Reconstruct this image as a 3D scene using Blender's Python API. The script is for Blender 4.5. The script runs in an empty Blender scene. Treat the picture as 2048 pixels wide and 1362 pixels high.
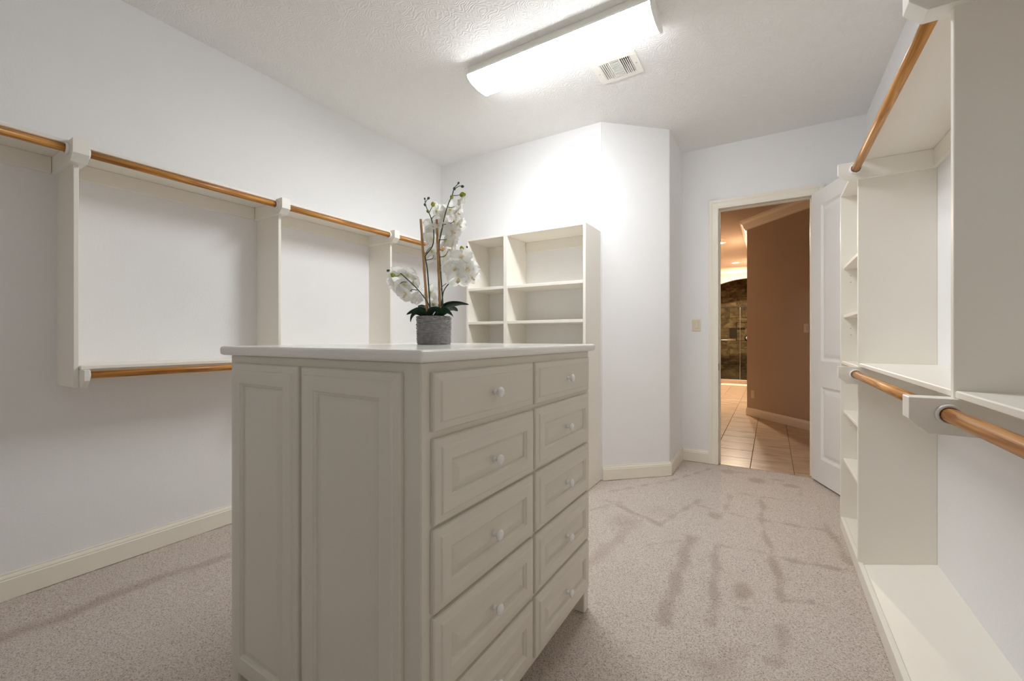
import bpy, bmesh, math, random
import numpy as np
from mathutils import Vector, Matrix

SC = bpy.context.scene
COL = SC.collection
random.seed(7)
rng = np.random.default_rng(7)

# ------------------------------------------------------------------ camera
FPX, PSI, CAMH, V0 = 848.0, math.atan(519 / 848.0), 1.21, 676.0
cam_d = bpy.data.cameras.new('camera')
cam_d.sensor_width = 36.0
cam_d.lens = FPX / 2048.0 * 36.0
cam_d.shift_y = -(681.0 - V0) / 2048.0
cam_d.clip_start = 0.02
cam = bpy.data.objects.new('camera', cam_d)
cam.location = (0, 0, CAMH)
cam.rotation_euler = (math.pi / 2, 0, PSI)
COL.objects.link(cam)
SC.camera = cam
RV = Vector((math.cos(PSI), math.sin(PSI), 0))
FV = Vector((-math.sin(PSI), math.cos(PSI), 0))

def ground(u, v):
    """floor point seen at photo pixel (u, v)"""
    d = CAMH * FPX / (v - V0)
    q = FV + RV * ((u - 1024.0) / FPX)
    return (q.x * d, q.y * d)

# ------------------------------------------------------------------ world, daylight, exposure
LAMP_STRENGTH = 20.0
# closed interior: the only light comes from the lamps the photograph shows
world = bpy.data.worlds.new('world')
SC.world = world
world.use_nodes = True
world.node_tree.nodes['Background'].inputs[0].default_value = (0, 0, 0, 1)
world.node_tree.nodes['Background'].inputs[1].default_value = 0.0
SC.cycles.use_light_tree = False
SC.cycles.caustics_reflective = False
SC.cycles.caustics_refractive = False
SC.cycles.max_bounces = 14
SC.cycles.diffuse_bounces = 12

SC.view_settings.view_transform = 'Standard'
SC.view_settings.look = 'None'
SC.view_settings.gamma = 1.0
SC.view_settings.use_curve_mapping = False
SC.view_settings.exposure = 1.15

# ------------------------------------------------------------------ materials
MATS = {}
def srgb(r, g, b):
    def c(x):
        x /= 255.0
        return x / 12.92 if x <= 0.04045 else ((x + 0.055) / 1.055) ** 2.4
    return (c(r), c(g), c(b), 1.0)

def base_mat(name, rough=0.5, spec=0.5, metal=0.0):
    m = bpy.data.materials.new(name); m.use_nodes = True
    nt = m.node_tree; b = nt.nodes['Principled BSDF']
    b.inputs['Roughness'].default_value = rough
    b.inputs['Metallic'].default_value = metal
    b.inputs['Specular IOR Level'].default_value = spec
    MATS[name] = m
    return m, nt, b

def noise_mat(name, c1, c2, scale=6.0, rough=0.5, spec=0.5, bump=0.0, bscale=120.0, bdist=0.002,
              detail=3.0, stretch=(1, 1, 1), metal=0.0, lo=0.35, hi=0.65):
    m, nt, b = base_mat(name, rough, spec, metal)
    N = nt.nodes; L = nt.links
    tc = N.new('ShaderNodeTexCoord'); mp = N.new('ShaderNodeMapping')
    mp.inputs['Scale'].default_value = stretch
    L.new(tc.outputs['Object'], mp.inputs['Vector'])
    nz = N.new('ShaderNodeTexNoise'); nz.inputs['Scale'].default_value = scale
    nz.inputs['Detail'].default_value = detail
    L.new(mp.outputs[0], nz.inputs['Vector'])
    cr = N.new('ShaderNodeValToRGB')
    cr.color_ramp.elements[0].position = lo; cr.color_ramp.elements[0].color = c1
    cr.color_ramp.elements[1].position = hi; cr.color_ramp.elements[1].color = c2
    L.new(nz.outputs['Fac'], cr.inputs[0]); L.new(cr.outputs[0], b.inputs['Base Color'])
    if bump:
        n2 = N.new('ShaderNodeTexNoise'); n2.inputs['Scale'].default_value = bscale
        n2.inputs['Detail'].default_value = 3.0
        L.new(mp.outputs[0], n2.inputs['Vector'])
        bp = N.new('ShaderNodeBump'); bp.inputs['Strength'].default_value = bump
        bp.inputs['Distance'].default_value = bdist
        L.new(n2.outputs['Fac'], bp.inputs['Height']); L.new(bp.outputs[0], b.inputs['Normal'])
    return m

def grey(v, d=0.0): return (v, v, v + d, 1)
WALL = noise_mat('wall_paint', (.845, .85, .86, 1), (.86, .865, .875, 1), 2.0, .75, .3, .25, 90, .002)
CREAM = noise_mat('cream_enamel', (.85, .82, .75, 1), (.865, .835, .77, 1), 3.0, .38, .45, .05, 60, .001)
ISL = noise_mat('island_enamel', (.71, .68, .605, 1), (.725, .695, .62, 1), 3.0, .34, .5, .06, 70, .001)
TRIM = noise_mat('trim_enamel', (.84, .80, .70, 1), (.855, .815, .72, 1), 3.0, .35, .45)
DOORM = noise_mat('door_enamel', (.84, .83, .81, 1), (.86, .85, .83, 1), 3.0, .4, .45, .04, 200, .001)
TOPW = noise_mat('counter_enamel', (.83, .83, .80, 1), (.85, .85, .82, 1), 3.0, .16, .5)
WHITE = noise_mat('white_plastic', (.86, .86, .86, 1), (.88, .88, .88, 1), 10.0, .25, .5)
BRKT = noise_mat('white_enamel', (.86, .845, .79, 1), (.875, .86, .805, 1), 5.0, .35, .5)
IVORY = noise_mat('ivory_plastic', (.72, .66, .52, 1), (.75, .69, .55, 1), 10.0, .3, .5)
DUCT = noise_mat('galvanised_duct', (.20, .20, .20, 1), (.26, .26, .26, 1), 30.0, .6, .3)
BRONZE = noise_mat('dark_bronze', (.03, .025, .02, 1), (.05, .04, .035, 1), 30.0, .35, .5, metal=.8)
CHROME = noise_mat('brushed_metal', (.6, .6, .6, 1), (.7, .7, .7, 1), 30.0, .25, .5, metal=1.0)
BEIGE = noise_mat('beige_paint', (.50, .405, .32, 1), (.53, .43, .34, 1), 2.0, .8, .25, .15, 90, .002)
BCEIL = noise_mat('bath_ceiling_paint', (.50, .42, .35, 1), (.52, .44, .37, 1), 2.0, .85, .2)
GROUT = noise_mat('floor_grout', (.22, .16, .11, 1), (.27, .20, .14, 1), 60, .9, .1)
SGROUT = noise_mat('shower_grout', (.035, .026, .016, 1), (.05, .038, .024, 1), 60, .9, .1)
MATM = noise_mat('bath_mat_cotton', (.72, .62, .52, 1), (.80, .70, .60, 1), 60, .95, .1, .6, 300, .004)
GREEN = noise_mat('leaf_green', (.018, .05, .028, 1), (.05, .10, .055, 1), 18, .33, .5, .1, 60, .001)
STEM = noise_mat('stem_green', (.03, .075, .05, 1), (.06, .12, .075, 1), 40, .5, .4)
BUD = noise_mat('bud_green', (.20, .26, .02, 1), (.55, .55, .08, 1), 40, .5, .4)
DBUD = noise_mat('dark_bud', (.03, .08, .04, 1), (.07, .14, .06, 1), 60, .5, .4)
BAMBOO = noise_mat('bamboo', (.36, .20, .085, 1), (.58, .36, .17, 1), 30, .5, .4, .2, 80, .001, stretch=(8, 8, 1))
SOIL = noise_mat('dark_moss', (.010, .012, .008, 1), (.03, .035, .02, 1), 80, .95, .1, 1.0, 200, .01)
LIP = noise_mat('orchid_throat', (.86, .76, .45, 1), (.84, .66, .58, 1), 120, .5, .3)
POT = None

def petal_mat():
    m, nt, b = base_mat('petal_white', .55, .3)
    N = nt.nodes; L = nt.links
    tc = N.new('ShaderNodeTexCoord')
    sp = N.new('ShaderNodeVectorMath'); sp.operation = 'LENGTH'
    L.new(tc.outputs['Object'], sp.inputs[0])
    cr = N.new('ShaderNodeValToRGB')
    e = cr.color_ramp.elements
    e[0].position = .0; e[0].color = (.80, .78, .38, 1)
    e[1].position = .30; e[1].color = (.93, .93, .91, 1)
    mu = N.new('ShaderNodeMath'); mu.operation = 'MULTIPLY'; mu.inputs[1].default_value = 24
    L.new(sp.outputs['Value'], mu.inputs[0]); L.new(mu.outputs[0], cr.inputs[0])
    L.new(cr.outputs[0], b.inputs['Base Color'])
    b.inputs['Subsurface Weight'].default_value = .0
    nz = N.new('ShaderNodeTexNoise'); nz.inputs['Scale'].default_value = 150
    bp = N.new('ShaderNodeBump'); bp.inputs['Strength'].default_value = .2; bp.inputs['Distance'].default_value = .001
    L.new(tc.outputs['Object'], nz.inputs['Vector']); L.new(nz.outputs['Fac'], bp.inputs['Height'])
    L.new(bp.outputs[0], b.inputs['Normal'])
    tr = N.new('ShaderNodeBsdfTranslucent'); L.new(cr.outputs[0], tr.inputs[0])
    mx = N.new('ShaderNodeMixShader'); mx.inputs[0].default_value = .5
    out = N['Material Output']
    L.new(b.outputs[0], mx.inputs[1]); L.new(tr.outputs[0], mx.inputs[2]); L.new(mx.outputs[0], out.inputs[0])
    return m
PETAL = petal_mat()

POT = noise_mat('pot_stone', (.27, .265, .27, 1), (.37, .36, .365, 1), 60, .85, .2)

def wood_mat():
    m, nt, b = base_mat('oak_varnish', .35, .5)
    N = nt.nodes; L = nt.links
    tc = N.new('ShaderNodeTexCoord'); mp = N.new('ShaderNodeMapping'); mp.inputs['Scale'].default_value = (60, 2.2, 60)
    oi = N.new('ShaderNodeObjectInfo'); ad = N.new('ShaderNodeVectorMath'); ad.operation = 'ADD'
    mr = N.new('ShaderNodeMath'); mr.operation = 'MULTIPLY'; mr.inputs[1].default_value = 37
    L.new(oi.outputs['Random'], mr.inputs[0])
    L.new(tc.outputs['Object'], ad.inputs[0]); L.new(mr.outputs[0], ad.inputs[1]); L.new(ad.outputs[0], mp.inputs['Vector'])
    nz = N.new('ShaderNodeTexNoise'); nz.inputs['Scale'].default_value = 1.0; nz.inputs['Detail'].default_value = 6
    nz.inputs['Distortion'].default_value = 1.5
    L.new(mp.outputs[0], nz.inputs['Vector'])
    cr = N.new('ShaderNodeValToRGB'); e = cr.color_ramp.elements
    e[0].position = .36; e[0].color = srgb(146, 90, 30)
    e[1].position = .66; e[1].color = srgb(212, 156, 84)
    k = e.new(.5); k.color = srgb(190, 130, 58)
    L.new(nz.outputs['Fac'], cr.inputs[0]); L.new(cr.outputs[0], b.inputs['Base Color'])
    return m
OAK = wood_mat()

def ceil_mat():
    m, nt, b = base_mat('ceiling_texture', .85, .2)
    N = nt.nodes; L = nt.links
    tc = N.new('ShaderNodeTexCoord')
    vo = N.new('ShaderNodeTexVoronoi'); vo.inputs['Scale'].default_value = 5.5; vo.inputs['Randomness'].default_value = 1.0
    L.new(tc.outputs['Object'], vo.inputs['Vector'])
    # swirl of brush strokes around each cell centre
    sub = N.new('ShaderNodeVectorMath'); sub.operation = 'SUBTRACT'
    L.new(tc.outputs['Object'], sub.inputs[0]); L.new(vo.outputs['Position'], sub.inputs[1])
    nzw = N.new('ShaderNodeTexNoise'); nzw.inputs['Scale'].default_value = 9; nzw.inputs['Detail'].default_value = 2
    L.new(tc.outputs['Object'], nzw.inputs['Vector'])
    ln = N.new('ShaderNodeVectorMath'); ln.operation = 'LENGTH'; L.new(sub.outputs[0], ln.inputs[0])
    ad = N.new('ShaderNodeMath'); ad.operation = 'MULTIPLY_ADD'; ad.inputs[1].default_value = 1.0
    mu0 = N.new('ShaderNodeMath'); mu0.operation = 'MULTIPLY'; mu0.inputs[1].default_value = .16
    L.new(nzw.outputs['Fac'], mu0.inputs[0]); L.new(ln.outputs['Value'], ad.inputs[0]); L.new(mu0.outputs[0], ad.inputs[2])
    mu = N.new('ShaderNodeMath'); mu.operation = 'MULTIPLY'; mu.inputs[1].default_value = 420
    L.new(ad.outputs[0], mu.inputs[0])
    sn = N.new('ShaderNodeMath'); sn.operation = 'SINE'; L.new(mu.outputs[0], sn.inputs[0])
    nz = N.new('ShaderNodeTexNoise'); nz.inputs['Scale'].default_value = 45; nz.inputs['Detail'].default_value = 4
    L.new(tc.outputs['Object'], nz.inputs['Vector'])
    mm = N.new('ShaderNodeMath'); mm.operation = 'MULTIPLY'; L.new(sn.outputs[0], mm.inputs[0]); L.new(nz.outputs['Fac'], mm.inputs[1])
    m2 = N.new('ShaderNodeMath'); m2.operation = 'ADD'; L.new(mm.outputs[0], m2.inputs[0]); L.new(nz.outputs['Fac'], m2.inputs[1])
    bp = N.new('ShaderNodeBump'); bp.inputs['Strength'].default_value = .38; bp.inputs['Distance'].default_value = .003
    L.new(m2.outputs[0], bp.inputs['Height']); L.new(bp.outputs[0], b.inputs['Normal'])
    b.inputs['Base Color'].default_value = (.84, .84, .83, 1)
    return m
CEIL = ceil_mat()

def carpet_mat():
    m, nt, b = base_mat('carpet_pile', .95, .08)
    N = nt.nodes; L = nt.links
    tc = N.new('ShaderNodeTexCoord')
    n1 = N.new('ShaderNodeTexNoise'); n1.inputs['Scale'].default_value = 190; n1.inputs['Detail'].default_value = 4; n1.inputs['Roughness'].default_value = .75
    n2 = N.new('ShaderNodeTexNoise'); n2.inputs['Scale'].default_value = 3.0; n2.inputs['Detail'].default_value = 4
    for n in (n1, n2): L.new(tc.outputs['Object'], n.inputs['Vector'])
    cr = N.new('ShaderNodeValToRGB'); e = cr.color_ramp.elements
    e[0].position = .34; e[0].color = (.24, .165, .125, 1)
    e[1].position = .60; e[1].color = (.80, .73, .67, 1)
    k = e.new(.46); k.color = (.63, .55, .49, 1)
    L.new(n1.outputs['Fac'], cr.inputs[0])
    at = N.new('ShaderNodeAttribute'); at.attribute_name = 'pile'
    # brushed-down pile is darker
    ma = N.new('ShaderNodeMath'); ma.operation = 'MULTIPLY_ADD'; ma.inputs[1].default_value = .25; ma.inputs[2].default_value = -.125
    L.new(n2.outputs['Fac'], ma.inputs[0])
    ad = N.new('ShaderNodeMath'); ad.operation = 'ADD'; ad.use_clamp = True
    L.new(at.outputs['Fac'], ad.inputs[0]); L.new(ma.outputs[0], ad.inputs[1])
    mx = N.new('ShaderNodeMixRGB'); mx.blend_type = 'MULTIPLY'; mx.inputs[2].default_value = (.60, .54, .50, 1)
    L.new(ad.outputs[0], mx.inputs[0]); L.new(cr.outputs[0], mx.inputs[1]); L.new(mx.outputs[0], b.inputs['Base Color'])
    bp = N.new('ShaderNodeBump'); bp.inputs['Strength'].default_value = .9; bp.inputs['Distance'].default_value = .006
    L.new(n1.outputs['Fac'], bp.inputs['Height']); L.new(bp.outputs[0], b.inputs['Normal'])
    return m
CARPET = carpet_mat()

def tile_mat(name, cols, scale, stretch, rough, pos=(.3, .5, .7)):
    m, nt, b = base_mat(name, rough, .5)
    N = nt.nodes; L = nt.links
    tc = N.new('ShaderNodeTexCoord'); oi = N.new('ShaderNodeObjectInfo')
    mr = N.new('ShaderNodeMath'); mr.operation = 'MULTIPLY'; mr.inputs[1].default_value = 53
    L.new(oi.outputs['Random'], mr.inputs[0])
    ad = N.new('ShaderNodeVectorMath'); ad.operation = 'ADD'
    L.new(tc.outputs['Object'], ad.inputs[0]); L.new(mr.outputs[0], ad.inputs[1])
    mp = N.new('ShaderNodeMapping'); mp.inputs['Scale'].default_value = stretch
    L.new(ad.outputs[0], mp.inputs['Vector'])
    nz = N.new('ShaderNodeTexNoise'); nz.inputs['Scale'].default_value = scale; nz.inputs['Detail'].default_value = 6
    nz.inputs['Distortion'].default_value = .8
    L.new(mp.outputs[0], nz.inputs['Vector'])
    cr = N.new('ShaderNodeValToRGB'); e = cr.color_ramp.elements
    e[0].position = pos[0]; e[0].color = cols[0]; e[1].position = pos[2]; e[1].color = cols[2]
    k = e.new(pos[1]); k.color = cols[1]
    L.new(nz.outputs['Fac'], cr.inputs[0]); L.new(cr.outputs[0], b.inputs['Base Color'])
    return m
FTILE = tile_mat('floor_tile_stone', [(.36, .25, .16, 1), (.50, .37, .25, 1), (.60, .46, .33, 1)], 5, (.8, 3.0, 1), .28)
STILE = tile_mat('shower_tile_stone', [(.06, .034, .010, 1), (.16, .105, .042, 1), (.28, .19, .085, 1)], 5, (1, 1, 1.6), .6)
STILE.node_tree.nodes['Principled BSDF'].inputs['Specular IOR Level'].default_value = .2

def emis_mat(name, col, s):
    m = bpy.data.materials.new(name); m.use_nodes = True
    nt = m.node_tree; nt.nodes.clear()
    o = nt.nodes.new('ShaderNodeOutputMaterial'); e = nt.nodes.new('ShaderNodeEmission')
    e.inputs[0].default_value = col; e.inputs[1].default_value = s
    nt.links.new(e.outputs[0], o.inputs[0])
    return m
LENS = emis_mat('lamp_lens', (.97, .985, 1, 1), LAMP_STRENGTH)
CAN = emis_mat('downlight_lens', (1, .80, .58, 1), 14.0)

def glass_mat():
    m = bpy.data.materials.new('clear_glass'); m.use_nodes = True
    nt = m.node_tree; nt.nodes.clear(); N = nt.nodes; L = nt.links
    o = N.new('ShaderNodeOutputMaterial'); t = N.new('ShaderNodeBsdfTransparent'); g = N.new('ShaderNodeBsdfGlossy')
    t.inputs[0].default_value = (.93, .96, .94, 1); g.inputs['Roughness'].default_value = .02
    f = N.new('ShaderNodeFresnel'); f.inputs[0].default_value = 1.5
    mx = N.new('ShaderNodeMixShader')
    L.new(f.outputs[0], mx.inputs[0]); L.new(t.outputs[0], mx.inputs[1]); L.new(g.outputs[0], mx.inputs[2]); L.new(mx.outputs[0], o.inputs[0])
    return m
GLASS = glass_mat()

# ------------------------------------------------------------------ mesh helpers
def NB(): return bmesh.new()

def box(bm, x0, x1, y0, y1, z0, z1, bev=0.0, seg=1):
    vs = [bm.verts.new(p) for p in ((x0, y0, z0), (x1, y0, z0), (x1, y1, z0), (x0, y1, z0),
                                    (x0, y0, z1), (x1, y0, z1), (x1, y1, z1), (x0, y1, z1))]
    fs = [bm.faces.new([vs[i] for i in f]) for f in ((3, 2, 1, 0), (4, 5, 6, 7), (0, 1, 5, 4), (1, 2, 6, 5), (2, 3, 7, 6), (3, 0, 4, 7))]
    if bev:
        es = list({e for f in fs for e in f.edges})
        bmesh.ops.bevel(bm, geom=es, offset=bev, segments=seg, affect='EDGES', profile=.5, clamp_overlap=True)
    return bm

def prism(bm, poly, axis, a0, a1, bev=0.0, seg=1):
    """poly: 2-D points; axis 'x': (y,z), 'y': (x,z), 'z': (x,y)"""
    def P(p, a):
        return {'x': (a, p[0], p[1]), 'y': (p[0], a, p[1]), 'z': (p[0], p[1], a)}[axis]
    A = [bm.verts.new(P(p, a0)) for p in poly]; B = [bm.verts.new(P(p, a1)) for p in poly]
    n = len(poly)
    fs = [bm.faces.new(A), bm.faces.new(B[::-1])]
    for i in range(n):
        fs.append(bm.faces.new((A[i], B[i], B[(i + 1) % n], A[(i + 1) % n])))
    bmesh.ops.recalc_face_normals(bm, faces=fs)
    if bev:
        es = list({e for f in fs for e in f.edges})
        bmesh.ops.bevel(bm, geom=es, offset=bev, segments=seg, affect='EDGES', profile=.5, clamp_overlap=True)
    return bm

def tube(bm, pts, r, n=10, caps=True):
    pts = [Vector(p) for p in pts]
    rs = r if isinstance(r, (list, tuple)) else [r] * len(pts)
    rings = []
    prev = None
    for i, p in enumerate(pts):
        t = (pts[min(i + 1, len(pts) - 1)] - pts[max(i - 1, 0)]).normalized()
        if prev is None:
            a = t.orthogonal().normalized()
        else:
            a = (prev - t * prev.dot(t)).normalized()
        prev = a
        b = t.cross(a)
        rings.append([bm.verts.new(p + (a * math.cos(k * 2 * math.pi / n) + b * math.sin(k * 2 * math.pi / n)) * rs[i]) for k in range(n)])
    for i in range(len(rings) - 1):
        for k in range(n):
            f = bm.faces.new((rings[i][k], rings[i][(k + 1) % n], rings[i + 1][(k + 1) % n], rings[i + 1][k])); f.smooth = True
    if caps:
        bm.faces.new(rings[0][::-1]); bm.faces.new(rings[-1])
    return bm

def lathe(bm, prof, origin=(0, 0, 0), axis='z', n=24, smooth=True):
    """prof: list of (r, h)"""
    o = Vector(origin)
    def P(r, h, a):
        c, s = r * math.cos(a), r * math.sin(a)
        return o + Vector({'z': (c, s, h), 'x': (h, c, s), 'y': (c, h, s), '-z': (c, s, -h)}[axis])
    rings = []
    for r, h in prof:
        if r < 1e-6: rings.append([bm.verts.new(P(0, h, 0))])
        else: rings.append([bm.verts.new(P(r, h, k * 2 * math.pi / n)) for k in range(n)])
    fs = []
    for i in range(len(rings) - 1):
        A, B = rings[i], rings[i + 1]
        for k in range(n):
            q = [A[k % len(A)], A[(k + 1) % len(A)], B[(k + 1) % len(B)], B[k % len(B)]]
            u = []
            for v in q:
                if v not in u: u.append(v)
            if len(u) > 2:
                f = bm.faces.new(u); f.smooth = smooth; fs.append(f)
    bmesh.ops.recalc_face_normals(bm, faces=fs)
    return bm

def ring_panel(bm, o, ux, uz, n, w, h, rings, back=True):
    """nested rectangular rings (inset, depth) -> panelled front"""
    o, ux, uz, n = Vector(o), Vector(ux), Vector(uz), Vector(n)
    R = []
    for ins, d in rings:
        R.append([bm.verts.new(o + ux * a + uz * b + n * d) for a, b in ((ins, ins), (w - ins, ins), (w - ins, h - ins), (ins, h - ins))])
    fs = []
    if back: fs.append(bm.faces.new(R[0][::-1]))
    for i in range(len(R) - 1):
        for k in range(4):
            fs.append(bm.faces.new((R[i][k], R[i][(k + 1) % 4], R[i + 1][(k + 1) % 4], R[i + 1][k])))
    fs.append(bm.faces.new(R[-1]))
    if back: bmesh.ops.recalc_face_normals(bm, faces=fs)
    return bm

def world_loc(o):
    v = Vector((0, 0, 0))
    while o: v += o.location; o = o.parent
    return v

def obj(name, bm, mat, parent=None, local=False):
    """one mesh object; vertices are given in world space unless local"""
    me = bpy.data.meshes.new(name)
    if parent is not None and not local:
        bmesh.ops.translate(bm, verts=bm.verts, vec=-world_loc(parent))
    bm.to_mesh(me); bm.free()
    if isinstance(mat, (list, tuple)):
        for x in mat: me.materials.append(x)
    else: me.materials.append(mat)
    o = bpy.data.objects.new(name, me); COL.objects.link(o)
    if parent is not None: o.parent = parent
    return o

def tag(o, label, cat, group=None):
    o['label'] = label; o['category'] = cat
    if group: o['group'] = group
    return o

def thing(name, loc, label, cat, group=None, rotz=0):
    o = bpy.data.objects.new(name, None); COL.objects.link(o)
    o.empty_display_size = .1
    o.location = loc; o.rotation_euler = (0, 0, rotz)
    return tag(o, label, cat, group)

def struct(name, bm, mat, label=None):
    o = obj(name, bm, mat); o['kind'] = 'structure'
    if label: o['label'] = label
    return o

def drill(o, cutter_bm):
    """bore holes into a mesh object; the cutter is thrown away"""
    off = world_loc(o.parent) if o.parent else Vector((0, 0, 0))
    bmesh.ops.translate(cutter_bm, verts=cutter_bm.verts, vec=-off)
    cm = bpy.data.meshes.new('cut'); cutter_bm.to_mesh(cm); cutter_bm.free()
    co_ = bpy.data.objects.new('cut', cm); COL.objects.link(co_); co_.parent = o.parent
    md = o.modifiers.new('holes', 'BOOLEAN'); md.operation = 'DIFFERENCE'; md.solver = 'EXACT'; md.object = co_
    bpy.context.view_layer.update()
    new = bpy.data.meshes.new_from_object(o.evaluated_get(bpy.context.evaluated_depsgraph_get()))
    o.modifiers.remove(md)
    if len(new.vertices) > len(o.data.vertices): o.data = new
    bpy.data.objects.remove(co_)

def copyob(o, parent, **kw):
    c = o.copy(); COL.objects.link(c); c.parent = parent
    for k, v in kw.items(): setattr(c, k, v)
    return c

# ------------------------------------------------------------------ dimensions
XL, XR = -3.023, 0.667          # side walls
YB, YD, YR = 3.475, 4.49, -1.40  # back wall, door wall, rear wall
XP0, XP1, YP1 = -1.235, -0.765, 3.92   # chamfered pillar
ZC = 3.05
OX0, OX1, OZ = -0.432, 0.300, 2.444    # door opening

# ------------------------------------------------------------------ room shell
struct('wall_left', box(NB(), XL - .1, XL, YR - .1, YB + .1, 0, ZC), WALL)
struct('wall_back', box(NB(), XL, XP0, YB, YB + .1, 0, ZC), WALL)
bm = NB(); prism(bm, [(XP0, YB), (XP1, YP1), (XP1, YD), (XP0, YD)], 'z', 0, ZC)
es = [e for e in bm.edges if abs(e.verts[0].co.z - e.verts[1].co.z) > 1 and abs(e.verts[0].co.x - XP0) + abs(e.verts[0].co.y - YB) < .01
      or abs(e.verts[0].co.z - e.verts[1].co.z) > 1 and abs(e.verts[0].co.x - XP1) + abs(e.verts[0].co.y - YP1) < .01]
bmesh.ops.bevel(bm, geom=es, offset=.012, segments=4, affect='EDGES', profile=.5)
struct('wall_corner', bm, WALL)
bm = NB()
box(bm, XP0, OX0 - .02, YD, YD + .12, 0, ZC); box(bm, OX1 + .02, XR + .1, YD, YD + .12, 0, ZC)
box(bm, OX0 - .02, OX1 + .02, YD, YD + .12, OZ + .02, ZC)
struct('wall_door', bm, WALL)
struct('wall_right', box(NB(), XR, XR + .1, YR - .1, YD, 0, ZC), WALL)
struct('wall_rear', box(NB(), XL, XR, YR - .1, YR, 0, ZC), WALL)
VX0, VX1, VY0, VY1 = -1.045, -.745, 2.71, 2.965          # air register frame
IX0, IX1, IY0, IY1 = VX0 + .05, VX1 - .045, VY0 + .035, VY1 - .04   # its opening
bm = NB()
box(bm, XL - .1, IX0, YR - .1, YD + .12, ZC, ZC + .1); box(bm, IX1, XR + .1, YR - .1, YD + .12, ZC, ZC + .1)
box(bm, IX0, IX1, YR - .1, IY0, ZC, ZC + .1); box(bm, IX0, IX1, IY1, YD + .12, ZC, ZC + .1)
struct('ceiling', bm, CEIL)
# carpet: a fine grid with pile relief and brushed vacuum tracks
CELL = .0135
gx = np.arange(XL, XR + CELL, CELL); gy = np.arange(YR, YD + .025, CELL)
GX, GY = np.meshgrid(gx, gy, indexing='ij')
pile = np.zeros_like(GX)
WOB = .010 * np.sin(GX * 37 + GY * 23) + .008 * rng.uniform(-1, 1, GX.shape)
def seg_mark(p, q, w, a, soft=.75):
    global pile
    w *= 1.3
    p, q = np.array(p), np.array(q); d = q - p; L2 = (d ** 2).sum() + 1e-9
    t = np.clip(((GX - p[0]) * d[0] + (GY - p[1]) * d[1]) / L2, 0, 1)
    dist = np.hypot(GX - p[0] - t * d[0], GY - p[1] - t * d[1])
    dist = dist + WOB
    pile = np.maximum(pile, a * np.clip((w - dist) / (w * soft), 0, 1))
def blob(u, v, rx, ry, a, soft=.5):
    global pile
    cx, cy = ground(u, v); k_ = 1.35 if max(rx, ry) < .09 else 1.0; rx *= k_; ry *= k_
    d = np.hypot((GX - cx) / rx, (GY - cy) / ry) + .10 * np.sin(GX * 61) * np.cos(GY * 53)
    pile = np.maximum(pile, a * np.clip((1 - d) / soft, 0, 1))
for a, b, w, s in [((1380, 1075), (1325, 1240), .035, .55), ((1433, 1090), (1425, 1245), .022, .5), ((1520, 1035), (1545, 1110), .014, .5),
                   ((1545, 1110), (1565, 1190), .022, .6), ((1565, 1198), (1620, 1203), .020, .5), ((1440, 1090), (1535, 1105), .012, .35),
                   ((1545, 1112), (1705, 1142), .020, .5), ((1390, 1008), (1520, 1040), .012, .35), ((1520, 1038), (1650, 1060), .018, .4),
                   ((1525, 993), (1524, 1030), .018, .5), ((1460, 990), (1450, 1020), .013, .4), ((1480, 985), (1580, 1002), .012, .35),
                   ((1650, 1046), (1700, 1125), .022, .5), ((1566, 1250), (1560, 1320), .022, .4), ((1560, 1325), (1535, 1318), .022, .45),
                   ((1220, 982), (1345, 960), .015, .3), ((1345, 960), (1425, 935), .015, .4), ((1215, 1000), (1320, 1048), .022, .5),
                   ((1322, 1046), (1400, 998), .018, .4), ((1180, 1020), (1240, 1003), .02, .3), ((1180, 1125), (1265, 1050), .04, .35),
                   ((0, 1275), (130, 1230), .05, .5), ((130, 1230), (300, 1160), .045, .55), ((300, 1160), (460, 1110), .04, .45),
                   ((1290, 1090), (1400, 1075), .012, .2), ((1600, 1000), (1602, 975), .01, .25),
                   ((1430, 1345), (1480, 1300), .05, .3)]:
    seg_mark(ground(*a), ground(*b), w, s)
for u, v, rx, ry, s in [(1486, 1180, .038, .075, .55), (1430, 1030, .045, .06, .45), (1583, 971, .055, .045, .55), (1513, 960, .06, .07, .55),
                        (1455, 942, .06, .07, .45), (1552, 959, .04, .02, .4), (1600, 951, .14, .03, .4), (1482, 944, .05, .02, .35), (1485, 1215, .03, .02, .3)]:
    blob(u, v, rx, ry, s)
for u, v, rx, ry, s in [(1250, 1045, .14, .17, .5), (1320, 1020, .14, .14, .25), (1420, 1330, .12, .06, .45)]:
    blob(u, v, rx, ry, s, .9)
fine = rng.uniform(-1, 1, GX.shape)
GZ = fine * .0018 - pile * .003 - .003
GZ += .0015 * np.sin(GX * 9 + 1.3 * np.sin(GY * 7)) * np.cos(GY * 8)
GZ = np.minimum(GZ, 0)
inside = np.ones_like(GX, bool)
inside &= ~((GX < XP0 + .02) & (GY > YB + .02))
inside &= ~((GX < XP1 - .02) & (GY > YB + (GX - XP0) * (YP1 - YB) / (XP1 - XP0) + .03))
nx, ny = GX.shape
keep = np.full(GX.shape, -1)
cellok = inside[:-1, :-1] & inside[1:, :-1] & inside[1:, 1:] & inside[:-1, 1:]
idx = np.arange(nx * ny).reshape(nx, ny)
quads = np.stack([idx[:-1, :-1], idx[1:, :-1], idx[1:, 1:], idx[:-1, 1:]], -1)[cellok]
used = np.unique(quads); remap = np.full(nx * ny, -1); remap[used] = np.arange(len(used))
quads = remap[quads]
co = np.stack([GX.ravel(), GY.ravel(), GZ.ravel()], -1)[used]
me = bpy.data.meshes.new('floor')
me.vertices.add(len(co)); me.vertices.foreach_set('co', co.ravel().astype(np.float32))
me.loops.add(quads.size); me.loops.foreach_set('vertex_index', quads.ravel().astype(np.int32))
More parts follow.
